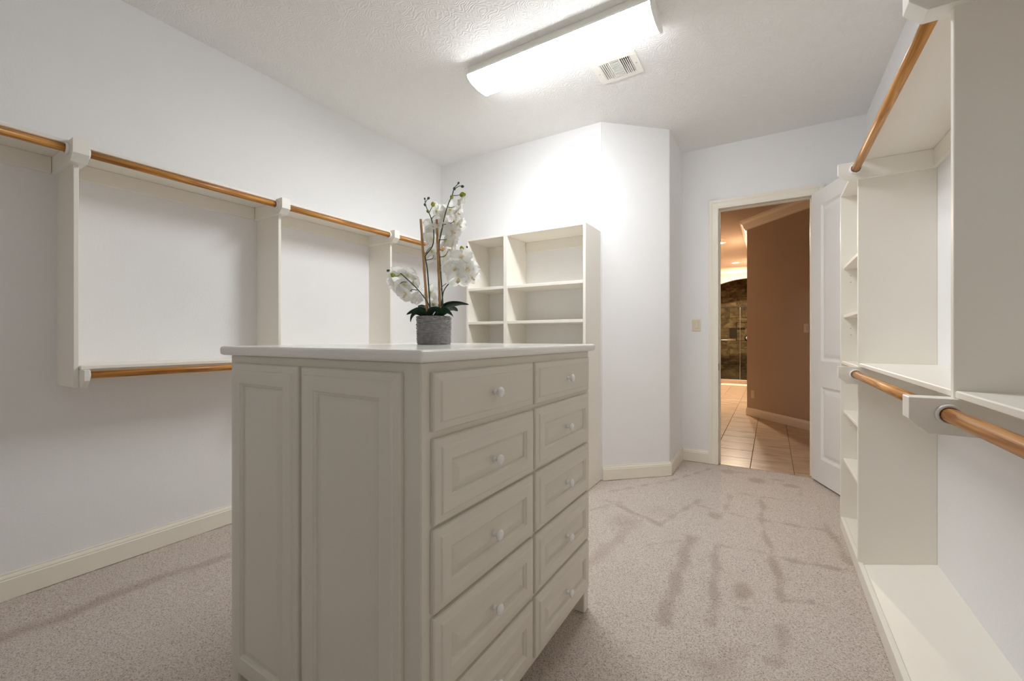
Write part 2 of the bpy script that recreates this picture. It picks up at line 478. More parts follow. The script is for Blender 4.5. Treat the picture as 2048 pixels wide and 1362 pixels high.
me.polygons.add(len(quads)); me.polygons.foreach_set('loop_start', np.arange(0, quads.size, 4, dtype=np.int32))
me.update(calc_edges=True); me.validate()
at = me.attributes.new('pile', 'FLOAT', 'POINT'); at.data.foreach_set('value', pile.ravel()[used].astype(np.float32))
me.polygons.foreach_set('use_smooth', np.ones(len(quads), bool))
me.materials.append(CARPET)
fl = bpy.data.objects.new('floor', me); COL.objects.link(fl); fl['kind'] = 'structure'
fl['label'] = 'beige cut-pile carpet with vacuum tracks'
struct('floor_slab', box(NB(), XL - .1, XR + .1, YR - .1, YD + .02, -.12, -.02), GROUT)

# baseboards: moulded profile run along the wall foot
BPROF = [(0, 0), (.015, 0), (.015, .090), (.0125, .094), (.0125, .100), (.009, .108), (.006, .113), (.005, .121), (0, .121)]
def baseboard(name, p, q, nrm, mat=TRIM, prof=BPROF):
    p, q, n = Vector((*p, 0)), Vector((*q, 0)), Vector((*nrm, 0)).normalized()
    bm = NB()
    A = [bm.verts.new(p + n * d + Vector((0, 0, z))) for d, z in prof]
    B = [bm.verts.new(q + n * d + Vector((0, 0, z))) for d, z in prof]
    k = len(prof)
    bm.faces.new(A); bm.faces.new(B[::-1])
    for i in range(k): bm.faces.new((A[i], B[i], B[(i + 1) % k], A[(i + 1) % k]))
    bmesh.ops.recalc_face_normals(bm, faces=bm.faces)
    return struct(name, bm, mat)
baseboard('baseboard_left', (XL, YR), (XL, YB), (1, 0))
baseboard('baseboard_back', (XL + .015, YB), (-2.412, YB), (0, -1))
cd = Vector((XP1 - XP0, YP1 - YB)).normalized(); cn = (cd.y, -cd.x)
baseboard('baseboard_corner', (XP0 + .006, YB + .006), (XP1 + .006, YP1 + .006), cn)
baseboard('baseboard_return', (XP1, YP1 - .006), (XP1, YD), (1, 0))
baseboard('baseboard_door', (XP1 + .015, YD), (OX0 - .086, YD), (0, -1))
baseboard('baseboard_rear', (XL + .015, YR), (XR, YR), (0, 1))

# door casing + jamb
def casing_prof(bm, x0, x1, y, z0, z1, vertical=True):
    pass
bm = NB()
CW = .086
def casing_v(bm, xin, xout, z1):
    s = 1 if xout > xin else -1
    poly = [(xin, YD), (xin, YD - .012), (xin + s * .010, YD - .015), (xin + s * .022, YD - .013), (xin + s * .050, YD - .014),
            (xin + s * .060, YD - .018), (xin + s * .076, YD - .019), (xin + s * CW, YD - .016), (xin + s * CW, YD)]
    prism(bm, poly, 'z', 0, z1)
casing_v(bm, OX0, OX0 - CW, OZ + CW); casing_v(bm, OX1, OX1 + CW, OZ + CW)
zz = OZ
poly = [(YD, zz), (YD - .012, zz), (YD - .015, zz + .010), (YD - .013, zz + .022), (YD - .014, zz + .050), (YD - .018, zz + .060), (YD - .019, zz + .076), (YD - .016, zz + CW), (YD, zz + CW)]
prism(bm, poly, 'x', OX0 - CW, OX1 + CW)
t1 = struct('trim_1', bm, TRIM)
bm = NB()
box(bm, OX0 - .02, OX0, YD - .005, YD + .125, 0, OZ); box(bm, OX1, OX1 + .02, YD - .005, YD + .125, 0, OZ)
box(bm, OX0 - .02, OX1 + .02, YD - .005, YD + .125, OZ, OZ + .02)
box(bm, OX0, OX0 + .012, YD + .045, YD + .08, 0, OZ, .002); box(bm, OX1 - .012, OX1, YD + .045, YD + .08, 0, OZ, .002)
box(bm, OX0 + .012, OX1 - .012, YD + .045, YD + .08, OZ - .012, OZ, .002)
jamb = obj('jamb', bm, TRIM, t1)
bm = NB(); box(bm, OX0 - .001, OX0 + .002, YD - .008, YD + .035, .90, .965, .001)
obj('strike_plate', bm, BRONZE, jamb)

# two-panel door, swung open into the room
DW, DT = .725, .035
dr_ = bpy.data.objects.new('door_1', None); COL.objects.link(dr_)
dr_.location = (.293, 4.447, 0); dr_.rotation_euler = (0, 0, math.radians(-68.4))
dr_['kind'] = 'structure'; dr_['label'] = 'white two-panel door swung open beside the doorway'
sx = [0, .145, DW - .145, DW]; sz = [.012, .21, .81, 1.02, 2.31, 2.436]
bm = NB()
holes = {(1, 1), (1, 3)}
for yy, nrm in ((0, -1), (DT, 1)):
    V = {}
    for i, x in enumerate(sx):
        for j, z in enumerate(sz): V[i, j] = bm.verts.new((x, yy, z))
    for i in range(3):
        for j in range(5):
            if (i, j) in holes: continue
            bm.faces.new((V[i, j], V[i + 1, j], V[i + 1, j + 1], V[i, j + 1]))
    for i, j in holes:
        w, h = sx[i + 1] - sx[i], sz[j + 1] - sz[j]
        ring_panel(bm, (sx[i], yy, sz[j]), (1, 0, 0), (0, 0, 1), (0, nrm, 0), w, h,
                   [(0, 0), (.006, -.003), (.018, -.010), (.026, -.011), (.030, -.011)], back=False)
box_e = [((0, 0), (0, DT)), ((DW, 0), (DW, DT))]
for x in (0, DW):
    bm.faces.new([bm.verts.new(p) for p in ((x, 0, sz[0]), (x, DT, sz[0]), (x, DT, sz[-1]), (x, 0, sz[-1]))])
for z in (sz[0], sz[-1]):
    bm.faces.new([bm.verts.new(p) for p in ((0, 0, z), (DW, 0, z), (DW, DT, z), (0, DT, z))])
bmesh.ops.remove_doubles(bm, verts=bm.verts, dist=.0002)
bmesh.ops.recalc_face_normals(bm, faces=bm.faces)
obj('leaf', bm, DOORM, dr_, local=True)
for i, j in sorted(holes):
    w, h = sx[i + 1] - sx[i] - .06, sz[j + 1] - sz[j] - .06
    for yy, nrm in ((0, -1), (DT, 1)):
        bm = NB(); ring_panel(bm, (sx[i] + .03, yy - nrm * .0111, sz[j] + .03), (1, 0, 0), (0, 0, 1), (0, nrm, 0), w, h, [(0, -.001), (0, .0), (.012, .004), (.03, .008)], back=True)
        obj('panel', bm, DOORM, dr_, local=True)
for yy, s in ((0, -1), (DT, 1)):
    bm = NB()
    lathe(bm, [(.0, 0), (.03, 0), (.03, s * .006), (.011, s * .010), (.010, s * .035), (.022, s * .042), (.027, s * .052), (.022, s * .064), (0, s * .068)], (DW - .07, yy, .93), 'y', 20)
    obj('knob', bm, BRONZE, dr_, local=True)
for z in (.25, 1.22, 2.2):
    bm = NB(); tube(bm, [(-.004, .030, z - .045), (-.004, .030, z + .045)], .006, 8)
    obj('hinge', bm, BRONZE, dr_, local=True)

# ------------------------------------------------------------------ bathroom beyond the door
BY0, BY1, BZC = YD + .12, 12.6, 3.06
BXL = -1.75
def wallbox(name, *a, mat=BEIGE): return struct(name, box(NB(), *a), mat)
wallbox('wall_bathroom_left', BXL - .1, BXL, BY0, BY1, 0, BZC)
wallbox('wall_bathroom_near', BXL - .1, OX0 - .02, BY0, BY0 + .02, 0, BZC)
bm = NB(); box(bm, OX1 + .02, 1.7, BY0, BY0 + .02, 0, BZC); struct('wall_bathroom_doorside', bm, BEIGE)
bm = NB(); box(bm, OX0 - .02, OX1 + .02, BY0, BY0 + .02, OZ + .02, BZC); struct('wall_bathroom_lintel', bm, BEIGE)
CX, CY = -.33, 7.64
sl = (6.747 - 7.64) / (.439 + .33)
bm = NB(); prism(bm, [(CX, CY), (1.6, CY + (1.6 - CX) * sl), (1.7, 8.4), (-.2, 8.4), (-.2, BY1), (-.32, BY1), (CX + .005, CY + .05)], 'z', 0, BZC)
struct('wall_bathroom_diagonal', bm, BEIGE)
bm = NB(); box(bm, 1.6, 1.7, BY0, 5.6, 0, BZC); struct('wall_bathroom_right', bm, BEIGE)
bm = NB(); box(bm, BXL - .1, 1.7, BY0, BY1 + 1.6, BZC, BZC + .1); struct('ceiling_bathroom', bm, BCEIL)
dn = Vector((sl, -1)).normalized(); dn = Vector((-abs(dn.x), -abs(dn.y)))
baseboard('baseboard_bathroom', (CX - .004, CY + .005), (1.59, CY + (1.59 - CX) * sl), (dn.x, dn.y))
# crown moulding on the diagonal wall and the wall behind the corner
def crown(name, p, q, n):
    prof = [(0, BZC - .15), (.012, BZC - .15), (.016, BZC - .135), (.03, BZC - .12), (.06, BZC - .06), (.095, BZC - .03), (.10, BZC - .015), (.112, BZC - .012), (.112, BZC), (0, BZC)]
    p, q, n = Vector((*p, 0)), Vector((*q, 0)), Vector((*n, 0)).normalized()
    bm = NB()
    A = [bm.verts.new(p + n * d + Vector((0, 0, z))) for d, z in prof]; B = [bm.verts.new(q + n * d + Vector((0, 0, z))) for d, z in prof]
    k = len(prof); bm.faces.new(A); bm.faces.new(B[::-1])
    for i in range(k): bm.faces.new((A[i], B[i], B[(i + 1) % k], A[(i + 1) % k]))
    bmesh.ops.recalc_face_normals(bm, faces=bm.faces)
    return struct(name, bm, TRIM)
crown('trim_2', (CX - .02, CY + .02), (1.6, CY + (1.6 - CX) * sl), (dn.x, dn.y))
crown('trim_3', (BXL, BY1), (-.32, BY1), (0, -1))
crown('trim_4', (-.325, CY + .05), (-.325, BY1), (-1, 0))

# bathroom floor: laid stone tiles with recessed joints
bf = struct('floor_bathroom', box(NB(), BXL - .1, 1.7, YD + .02, BY1 + 1.6, -.12, -.006), GROUT)
TS, J = .345, .006
bm = NB(); box(bm, J / 2 - TS / 2, TS / 2 - J / 2, J / 2 - TS / 2, TS / 2 - J / 2, -.010, 0, .0015)
proto = obj('tile', bm, FTILE, bf, local=True)
xs0 = -.17 - TS / 2 - TS * 4; first = True
hb = TS / 2
for i in range(9):
    cx = xs0 + TS * i
    if cx - hb < BXL: continue
    for j in range(24):
        cy = YD + .0215 + TS / 2 + TS * j
        if cy + hb > BY1 + .1: continue
        if cx + hb > 1.6: continue
        wallY = CY + (cx - hb - CX) * sl
        if cx - hb > CX - .01 and cy - hb > wallY: continue
        dz = random.uniform(-.0008, 0)
        if first: proto.location = (cx, cy, dz); first = False
        else: copyob(proto, bf, location=(cx, cy, dz))

# shower alcove with arched opening
SX0, SX1 = -1.55, -.36
def arch_z(x): 
    return 2.77 - .21 * ((x + .5) / .9) ** 2
bm = NB()
pts = [(BXL, 0), (SX0, 0), (SX0, arch_z(SX0))]
N_ = 20
ar = [(SX0 + (SX1 - SX0) * k / N_, arch_z(SX0 + (SX1 - SX0) * k / N_)) for k in range(N_ + 1)]
for k in range(N_):
    (xa, za), (xb, zb) = ar[k], ar[k + 1]
    prism(bm, [(xa, za), (xb, zb), (xb, BZC), (xa, BZC)], 'y', BY1, BY1 + .14)
box(bm, BXL - .1, SX0, BY1, BY1 + .14, 0, BZC); box(bm, SX1, -.2, BY1, BY1 + .14, 0, BZC)
struct('wall_shower_front', bm, BEIGE)
SYB = BY1 + 1.35
NX0, NX1, NZ0, NZ1 = -.86, -.52, 1.15, 1.65
bm = NB()
box(bm, SX0 - .2, NX0, SYB, SYB + .1, 0, BZC); box(bm, NX1, SX1 + .2, SYB, SYB + .1, 0, BZC)
box(bm, NX0, NX1, SYB, SYB + .1, 0, NZ0); box(bm, NX0, NX1, SYB, SYB + .1, NZ1, BZC); box(bm, NX0, NX1, SYB + .09, SYB + .1, NZ0, NZ1)
sw = struct('wall_shower_back', bm, SGROUT)
obj('niche_back', box(NB(), NX0, NX1, SYB + .08, SYB + .0895, NZ0, NZ1), STILE, sw)
bm = NB(); box(bm, SX0 - .2, SX0 - .1, BY1 + .14, SYB, 0, BZC); struct('wall_shower_left', bm, STILE)
bm = NB(); box(bm, SX1 + .1, SX1 + .2, BY1 + .14, SYB, 0, BZC); struct('wall_shower_right', bm, STILE)
TW, TH = .40, .30
bm = NB(); box(bm, -TW / 2 + .004, TW / 2 - .004, -.008, .004, -TH / 2 + .004, TH / 2 - .004, .001)
stp = obj('tile', bm, STILE, sw, local=True); first = True
for r in range(10):
    for c in range(5):
        cx = SX0 - .3 + TW / 2 + TW * c + (TW / 2 if r % 2 else 0); cz = TH / 2 + TH * r
        if cx - TW / 2 > SX1 + .1 or cx + TW / 2 < SX0: continue
        if abs(cx - (NX0 + NX1) / 2) < .2 and NZ0 - .05 < cz < NZ1: continue
        if first: stp.location = (cx, SYB, cz); first = False
        else: copyob(stp, sw, location=(cx, SYB, cz))
bm = NB()
box(bm, NX0 - .02, NX1 + .02, SYB - .012, SYB + .001, NZ1, NZ1 + .02); box(bm, NX0 - .02, NX1 + .02, SYB - .012, SYB + .001, NZ0 - .02, NZ0)
box(bm, NX0 - .02, NX0, SYB - .012, SYB + .001, NZ0, NZ1); box(bm, NX1, NX1 + .02, SYB - .012, SYB + .001, NZ0, NZ1)
obj('niche_frame', bm, SGROUT, sw)
struct('trim_5', box(NB(), SX0, SX1, BY1 - .005, BY1 + .145, 0, .11, .006), FTILE, 'stone shower curb')
b_ = tag(obj('shower_bench', box(NB(), SX0 - .1, -.75, SYB - .38, SYB - .009, 0, .44, .008), STILE), 'dark stone bench inside the shower', 'bench')
se = thing('shower_enclosure', (-.95, BY1 + .07, .11), 'clear glass shower door with metal towel bar under the arch', 'shower door')
for a, b in ((SX0 + .004, -.712), (-.700, SX1 - .004)):
    obj('glass_panel', box(NB(), a, b, BY1 + .065, BY1 + .075, .112, 2.02), GLASS, se)
obj('center_post', box(NB(), -.711, -.701, BY1 + .06, BY1 + .08, .112, 2.02), CHROME, se)
obj('header_rail', box(NB(), SX0 + .002, SX1 - .002, BY1 + .055, BY1 + .085, 2.02, 2.05), BRONZE, se)
bm = NB(); tube(bm, [(-1.45, BY1 + .02, 1.16), (-.80, BY1 + .02, 1.16)], .010, 10)
for x in (-1.40, -.83): tube(bm, [(x, BY1 + .02, 1.16), (x, BY1 + .066, 1.16)], .013, 10)
obj('towel_bar', bm, CHROME, se)
sv = thing('shower_valve', (-.58, SYB - .0085, 1.2), 'dark shower valve with pale cap on the tiled shower wall', 'shower valve')
bm = NB(); lathe(bm, [(0, 0), (.085, 0), (.085, -.01), (.03, -.02), (.028, -.06), (0, -.062)], (-.58, SYB - .0085, 1.2), 'y', 20); obj('plate', bm, BRONZE, sv)
obj('lever', box(NB(), -.595, -.565, SYB - .075, SYB - .0705, .92, 1.2, .004), BRONZE, sv)
bm = NB(); lathe(bm, [(0, 0), (.05, 0), (.05, -.025), (0, -.03)], (-.58, SYB - .076, 1.21), 'y', 16); obj('cap', bm, WHITE, sv)
bm = NB(); box(bm, -1.13, -.45, 12.05, 12.5, .001, .018, .006, 2)
tag(obj('bath_mat', bm, MATM), 'pale rectangular bath mat on tile before the shower', 'bath mat')

def recessed(x, y, label, watts):
    t = thing('recessed_light', (x, y, BZC), label, 'ceiling light', 'bathroom downlights')
    bm = NB(); lathe(bm, [(.062, 0), (.095, 0), (.095, -.006), (.085, -.010), (.068, -.010), (.062, 0)], (x, y, BZC), 'z', 28); obj('trim_ring', bm, WHITE, t)
    bm = NB(); lathe(bm, [(0, -.004), (.061, -.004), (.061, -.0005), (0, -.0005)], (x, y, BZC), 'z', 24); obj('lens', bm, CAN, t)
    ld = bpy.data.lights.new('downlight', 'AREA'); ld.shape = 'DISK'; ld.size = .12; ld.energy = watts; ld.color = (1, .83, .64)
    lo = bpy.data.objects.new('downlight', ld); COL.objects.link(lo); lo.parent = t; lo.location = (0, 0, -.015)
BATH_W = 45
recessed(-.845, 9.15, 'lit recessed downlight in the bathroom ceiling above the open floor', BATH_W)
recessed(-.76, 11.75, 'lit recessed downlight close to the shower arch', BATH_W)

# ------------------------------------------------------------------ switches and outlets
def wall_plate(name, origin, ux, n, label, cat, w=.078, h=.118, outlet=False):
    o, ux, n = Vector(origin), Vector(ux), Vector(n)
    t = thing(name, o, label, cat)
    bm = NB(); ring_panel(bm, o - ux * w / 2 - Vector((0, 0, h / 2)), ux, (0, 0, 1), n, w, h, [(0, 0), (0, .003), (.005, .006), (.01, .0065)]); obj('plate', bm, IVORY, t)
    if outlet:
        for dz in (-.026, .026):
            bm = NB(); ring_panel(bm, o - ux * .015 + Vector((0, 0, dz - .016)) + n * .0066, ux, (0, 0, 1), n, .03, .032, [(0, 0), (0, .001), (.003, .0025)]); obj('socket', bm, IVORY, t)
    else:
        bm = NB(); ring_panel(bm, o - ux * .017 - Vector((0, 0, .034)) + n * .0066, ux, (0, 0, 1), n, .034, .068, [(0, 0), (0, .001), (.003, .005), (.010, .006)]); obj('rocker', bm, IVORY, t)
wall_plate('light_switch', (-.627, YD, 1.333), (1, 0, 0), (0, -1, 0), 'ivory rocker switch on the white wall beside the door casing', 'light switch')
dd = Vector((1, sl, 0)).normalized(); dnn = Vector((dn.x, dn.y, 0))
def diag(x, z): return Vector((x, CY + (x - CX) * sl, z))
wall_plate('wall_outlet', diag(-.245, .34), dd, dnn, 'ivory outlet low on the beige bathroom wall', 'outlet', outlet=True)
wall_plate('light_switch', diag(.395, 1.34), dd, dnn, 'ivory switch on the beige bathroom wall beside the door edge', 'light switch')

# ------------------------------------------------------------------ ceiling lamp and vent
def ceiling_lamp(LX0, LX1, LYC, LHW, label):
    lt = thing('ceiling_lamp', ((LX0 + LX1) / 2, LYC, ZC), label, 'ceiling light')
    bm = NB(); box(bm, LX0 + .004, LX1 - .004, LYC - LHW + .012, LYC + LHW - .012, ZC - .046, ZC, .003)
    obj('body', bm, BRKT, lt)
    prof = []
    for k in range(25):
        a = math.pi * k / 24
        prof.append((LYC - LHW * math.cos(a), ZC - .058 - .046 * math.sin(a) ** .8))
    bm = NB(); prism(bm, prof + [(LYC + LHW, ZC - .0565), (LYC - LHW, ZC - .0565)], 'x', LX0 + .012, LX1 - .012)
    for f in bm.faces: f.smooth = len(f.verts) == 4
    obj('diffuser', bm, LENS, lt)
    pe = [(LYC + (y - LYC) * 1.03, z - .003) for y, z in prof]
    for xa, xb in ((LX0, LX0 + .012), (LX1 - .012, LX1)):
        bm = NB(); prism(bm, pe + [(LYC + LHW * .9, ZC - .0465), (LYC - LHW * .9, ZC - .0465)], 'x', xa, xb); obj('end_cap', bm, WHITE, lt)
    for s in (-1, 1):
        bm = NB(); y = LYC + s * (LHW - .002)
        prism(bm, [(y - s * .030, ZC - .047), (y + s * .004, ZC - .047), (y + s * .005, ZC - .060), (y + s * .0025, ZC - .060), (y + s * .0025, ZC - .056), (y - s * .030, ZC - .056)], 'x', LX0 + .012, LX1 - .012)
        obj('side_rail', bm, WHITE, lt)
ceiling_lamp(-1.765, -.535, 2.415, .128, 'long white wraparound fluorescent ceiling lamp beside the ceiling vent, switched on')

vt = thing('ceiling_vent', ((VX0 + VX1) / 2, (VY0 + VY1) / 2, ZC), 'white rectangular air register with louvers in the ceiling', 'vent')
bm = NB()
box(bm, VX0, VX1, VY0, IY0, ZC - .007, ZC, .002); box(bm, VX0, VX1, IY1, VY1, ZC - .007, ZC, .002)
box(bm, VX0, IX0, IY0, IY1, ZC - .007, ZC, .002); box(bm, IX1, VX1, IY0, IY1, ZC - .007, ZC, .002)
obj('frame', bm, BRKT, vt)
bm = NB(); DZ = ZC + .45
box(bm, IX0 - .012, IX0 - .001, IY0 - .012, IY1 + .012, ZC + .101, DZ); box(bm, IX1 + .001, IX1 + .012, IY0 - .012, IY1 + .012, ZC + .101, DZ)
box(bm, IX0 - .001, IX1 + .001, IY0 - .012, IY0 - .001, ZC + .101, DZ); box(bm, IX0 - .001, IX1 + .001, IY1 + .001, IY1 + .012, ZC + .101, DZ)
box(bm, IX0 - .012, IX1 + .012, IY0 - .012, IY1 + .012, DZ, DZ + .01)
obj('duct', bm, DUCT, vt)
sec = (IX1 - IX0) / 3.1
def slat(poly, axis, a0, a1):
    bm = NB(); prism(bm, poly, axis, a0, a1); return obj('slat', bm, BRKT, vt)
ZT, ZB = ZC - .0015, ZC - .010
for k in range(5):   # left bank, tilted so that the faces show
    x = IX0 + .001 + k * sec / 5.0
    slat([(x + .0055, ZT), (x + .007, ZT), (x + .0055, ZB), (x + .001, ZB)], 'y', IY0, IY1)
for k in range(5):   # right bank, tilted away
    x = IX1 - sec + .008 + k * (sec - .004) / 5.0
    slat([(x, ZT), (x + .0040, ZT), (x + .0078, ZB), (x + .0038, ZB)], 'y', IY0, IY1)
for k in range(13):
    y = IY0 + .001 + k * (IY1 - IY0) / 13.0
    slat([(y, ZC - .0085), (y + .0045, ZC - .0085), (y + .0045, ZB), (y, ZB)], 'x', IX0 + sec + .005, IX1 - sec - .004)
for x in (IX0 + sec, IX1 - sec - .004):
    bm = NB(); box(bm, x, x + .005, IY0, IY1, ZB, ZT); obj('divider', bm, BRKT, vt)
for x in (VX0 + .025, VX1 - .022):
    bm = NB(); lathe(bm, [(0, 0), (.005, 0), (.004, -.002), (0, -.0025)], (x, (VY0 + VY1) / 2, ZC - .007), 'z', 12); obj('screw', bm, CHROME, vt)

# ------------------------------------------------------------------ closet built-ins, left wall
TH_ = .019
def bracket(parent, xw, xf, y0, y1, ztop, zbot, zshelf=None, xshelf=None):
    """rod bracket board from the wall out past the shelf, chamfered lower front corner"""
    s = 1 if xf > xw else -1
    poly = [(xw, zbot), (xf - s * .036, zbot), (xf, zbot + .034), (xf, ztop)]
    if zshelf is not None: poly += [(xshelf, ztop), (xshelf, zshelf), (xw, zshelf)]
    else: poly += [(xw, ztop)]
    bm = NB(); prism(bm, poly, 'y', y0, y1)
    bmesh.ops.bevel(bm, geom=[e for e in bm.edges], offset=.001, segments=1, affect='EDGES', clamp_overlap=True)
    return obj('rod_bracket', bm, BRKT, parent)
def socket(parent, x, y, z, s):
    bm = NB()
    lathe(bm, [(.0185, 0), (.0255, 0), (.0255, s * .010), (.0235, s * .013), (.0188, s * .013), (.0185, 0)], (x, y, z), 'y', 24)
    return obj('rod_socket', bm, WHITE, parent)
def rod(x, y0, y1, z, label):
    bm = NB(); tube(bm, [(x, y0, z), (x, (y0 + y1) / 2, z), (x, y1, z)], .0172, 20)
    for f in bm.faces: f.smooth = len(f.verts) == 4
    bmesh.ops.translate(bm, verts=bm.verts, vec=(-x, -y0, -z))
    o = obj('closet_rod', bm, OAK); o.location = (x, y0, z)
    return tag(o, label, 'closet rod', 'varnished closet rods')

LP = [.614, 1.571, 2.527]
LY0 = -.35                      # near end of the run (beside the camera)
SF, PF, BF = -2.737, -2.757, -2.682
ZS0, ZS1, ZL0, ZL1 = 2.096, 2.115, 1.062, 1.081
lc = thing('closet_system', (XL, (LY0 + YB) / 2, .98), 'cream wall-hung shelf run with uprights along the long white wall', 'closet shelving')
bm = NB(); box(bm, XL, SF, LY0, YB, ZS0, ZS1, .003); obj('top_shelf', bm, CREAM, lc)
ends = [LY0 + .02] + LP + [YB]
for i in range(4):
    y0 = ends[i] + TH_ * 2 + (.001 if i else 0); y1 = ends[i + 1] - TH_ - .001
    bm = NB(); box(bm, XL, XL + .018, y0, y1, 2.017, ZS0 - .0005, .002); obj('cleat', bm, CREAM, lc)
    if i:
        bm = NB(); box(bm, XL, SF, ends[i] + TH_ + .0005, ends[i + 1] - .0005, ZL0, ZL1, .003); obj('lower_shelf', bm, CREAM, lc)
        bm = NB(); box(bm, XL, XL + .018, y0, y1, .985, ZL0 - .0005, .002); obj('cleat', bm, CREAM, lc)
RXL, RZU, RZL = -2.742, 2.075, 1.036
for i, y in enumerate([LY0] + LP):
    bm = NB(); box(bm, XL, PF, y, y + TH_, .978 if i else 0.0, ZS0 - .0005, .002)
    obj('upright', bm, CREAM, lc)
    b = bracket(lc, XL, BF, y - (TH_ if i else 0), y + 2 * TH_, ZS1, 2.016, ZS0 - .0003, SF + .0003)
    socket(b, RXL, y + 2 * TH_, RZU, 1)
    if i: socket(b, RXL, y - TH_, RZU, -1)
    if i:
        b = bracket(lc, XL, BF, y + TH_ if i == 1 else y - TH_, y + 2 * TH_, ZL0 - .0005, .978)
        socket(b, RXL, y + 2 * TH_, RZL, 1)
        if i > 1: socket(b, RXL, y - TH_, RZL, -1)
b = bracket(lc, XL, BF, YB - TH_, YB, ZS1, 2.016, ZS0 - .0003, SF + .0003); socket(b, RXL, YB - TH_, RZU, -1)
b = bracket(lc, XL, BF, YB - TH_, YB, ZL0 - .0005, .978); socket(b, RXL, YB - TH_, RZL, -1)
E_ = .002
rod(RXL, LY0 + 2 * TH_ + E_, LP[0] - TH_ - E_, RZU, 'upper wooden closet rod on the long white wall, over the bay without lower shelf')
rod(RXL, LP[0] + 2 * TH_ + E_, LP[1] - TH_ - E_, RZU, 'upper wooden closet rod on the long white wall, directly above the visible lower rod')
rod(RXL, LP[1] + 2 * TH_ + E_, LP[2] - TH_ - E_, RZU, 'upper wooden closet rod on the long white wall, second bay from the bookcase corner')
rod(RXL, LP[2] + 2 * TH_ + E_, YB - TH_ - E_, RZU, 'upper wooden closet rod ending at the bookcase wall, behind the orchid')
rod(RXL, LP[0] + 2 * TH_ + E_, LP[1] - TH_ - E_, RZL, 'lower wooden closet rod under the low shelf, running behind the island')
rod(RXL, LP[1] + 2 * TH_ + E_, LP[2] - TH_ - E_, RZL, 'lower wooden closet rod in the middle bay between the two far uprights')
rod(RXL, LP[2] + 2 * TH_ + E_, YB - TH_ - E_, RZL, 'lower wooden closet rod in the bay at the bookcase wall')

# ------------------------------------------------------------------ closet built-ins, right wall
RY = 2.75; RP = 1.433; RY0 = .12
RF, RB = .378, .291
ZR0, ZR1 = 2.100, 2.119; ZQ0, ZQ1 = 1.064, 1.083
rc = thing('closet_system', (XR, (RY0 + RY) / 2, 0), 'cream double-hang closet unit with sloped shoe shelf beside the bookcase', 'closet shelving')
bm = NB(); box(bm, RF, XR, RY0, RY - .001, ZR0, ZR1, .003); obj('top_shelf', bm, CREAM, rc)
for a, b in ((RY0 + TH_ + .0005, RP - .0005), (RP + TH_ + .0025, RY - .001)):
    bm = NB(); box(bm, RF, XR, a, b, ZQ0, ZQ1, .003); obj('lower_shelf', bm, CREAM, rc)
    for z0, z1 in ((2.012, ZR0 - .0005), (.977, ZQ0 - .0005)):
        bm = NB(); box(bm, XR - .018, XR, a + TH_ + .001, b - TH_ - .001, z0, z1, .002); obj('cleat', bm, CREAM, rc)
RXR, RZU2, RZL2 = .362, 2.062, 1.026
for i, y in enumerate((RY0, RP)):
    bm = NB(); box(bm, RF - .002, XR, y, y + .0215, 0.0 if i == 0 else .976, ZR0 - .0005, .002); obj('upright', bm, CREAM, rc)
    for zt, zb, zr in ((ZR0 - .0005, 2.012, RZU2), (ZQ0 - .0005, .976, RZL2)):
        b = bracket(rc, XR, RB, y - TH_ if i else y, y + .0215 + TH_, zt, zb)
        socket(b, RXR, y + .0215 + TH_, zr, 1)
        if i: socket(b, RXR, y - TH_, zr, -1)
for zt, zb, zr in ((ZR0 - .0005, 2.012, RZU2), (ZQ0 - .0005, .976, RZL2)):
    b = bracket(rc, XR, RB, RY - .001 - TH_, RY - .001, zt, zb); socket(b, RXR, RY - .001 - TH_, zr, -1)
bm = NB(); box(bm, .374, .3945, RY0 + .02, RY - .001, 0, .077, .0025); obj('base_front', bm, CREAM, rc)
bm = NB(); prism(bm, [(.395, .055), (.395, .067), (XR, .142), (XR, .130)], 'y', RY0 + .022, RY - .001); obj('shoe_shelf', bm, CREAM, rc)
rod(RXR, RP + .0215 + TH_ + E_, RY - .001 - TH_ - E_, RZU2, 'upper wooden closet rod running from the tall bookcase side, above the shoe shelf')
rod(RXR, RP + .0215 + TH_ + E_, RY - .001 - TH_ - E_, RZL2, 'lower wooden closet rod ending against the tall bookcase beside the door')
rod(RXR, RY0 + .0215 + TH_ + E_, RP - TH_ - E_, RZU2, 'upper wooden closet rod in the bay beyond the upright panel, away from the bookcase')
rod(RXR, RY0 + .0215 + TH_ + E_, RP - TH_ - E_, RZL2, 'lower wooden closet rod in front of the bracket, in the bay away from the bookcase')

# bookcase at the end of the right-hand unit
FY = 3.405
bc = thing('bookcase', (XR, (RY + FY) / 2, 0), 'tall narrow cream bookcase with open shelves beside the open door', 'bookcase')
bm = NB(); box(bm, .374, XR, RY, RY + .02, 0, ZR1, .002); sp1 = obj('side_panel', bm, CREAM, bc)
bm = NB(); box(bm, .374, XR, FY - .02, FY, 0, ZR1, .002); sp2 = obj('side_panel', bm, CREAM, bc)
bm = NB(); box(bm, .376, XR, RY + .0205, FY - .0205, ZR0 + .003, ZR1, .002); obj('top_panel', bm, CREAM, bc)
bm = NB(); box(bm, .374, .393, RY + .0205, FY - .0205, 0, .077, .002); obj('base_front', bm, CREAM, bc)
bm = NB(); box(bm, .3935, XR, RY + .0205, FY - .0205, .058, .077, .001); obj('bottom_panel', bm, CREAM, bc)
for z in (1.662, 1.355, 1.066, .755, .452):
    bm = NB(); box(bm, .388 if abs(z - 1.066) > .01 else .378, XR, RY + .0215, FY - .0215, z - .019, z, .002); obj('shelf', bm, CREAM, bc)
bm = NB()
for z in (1.60, 1.56, 1.27, 1.23, .66, .36):
    tube(bm, [(.425, FY - .025, z), (.425, FY - .010, z)], .0035, 12)
drill(sp2, bm)

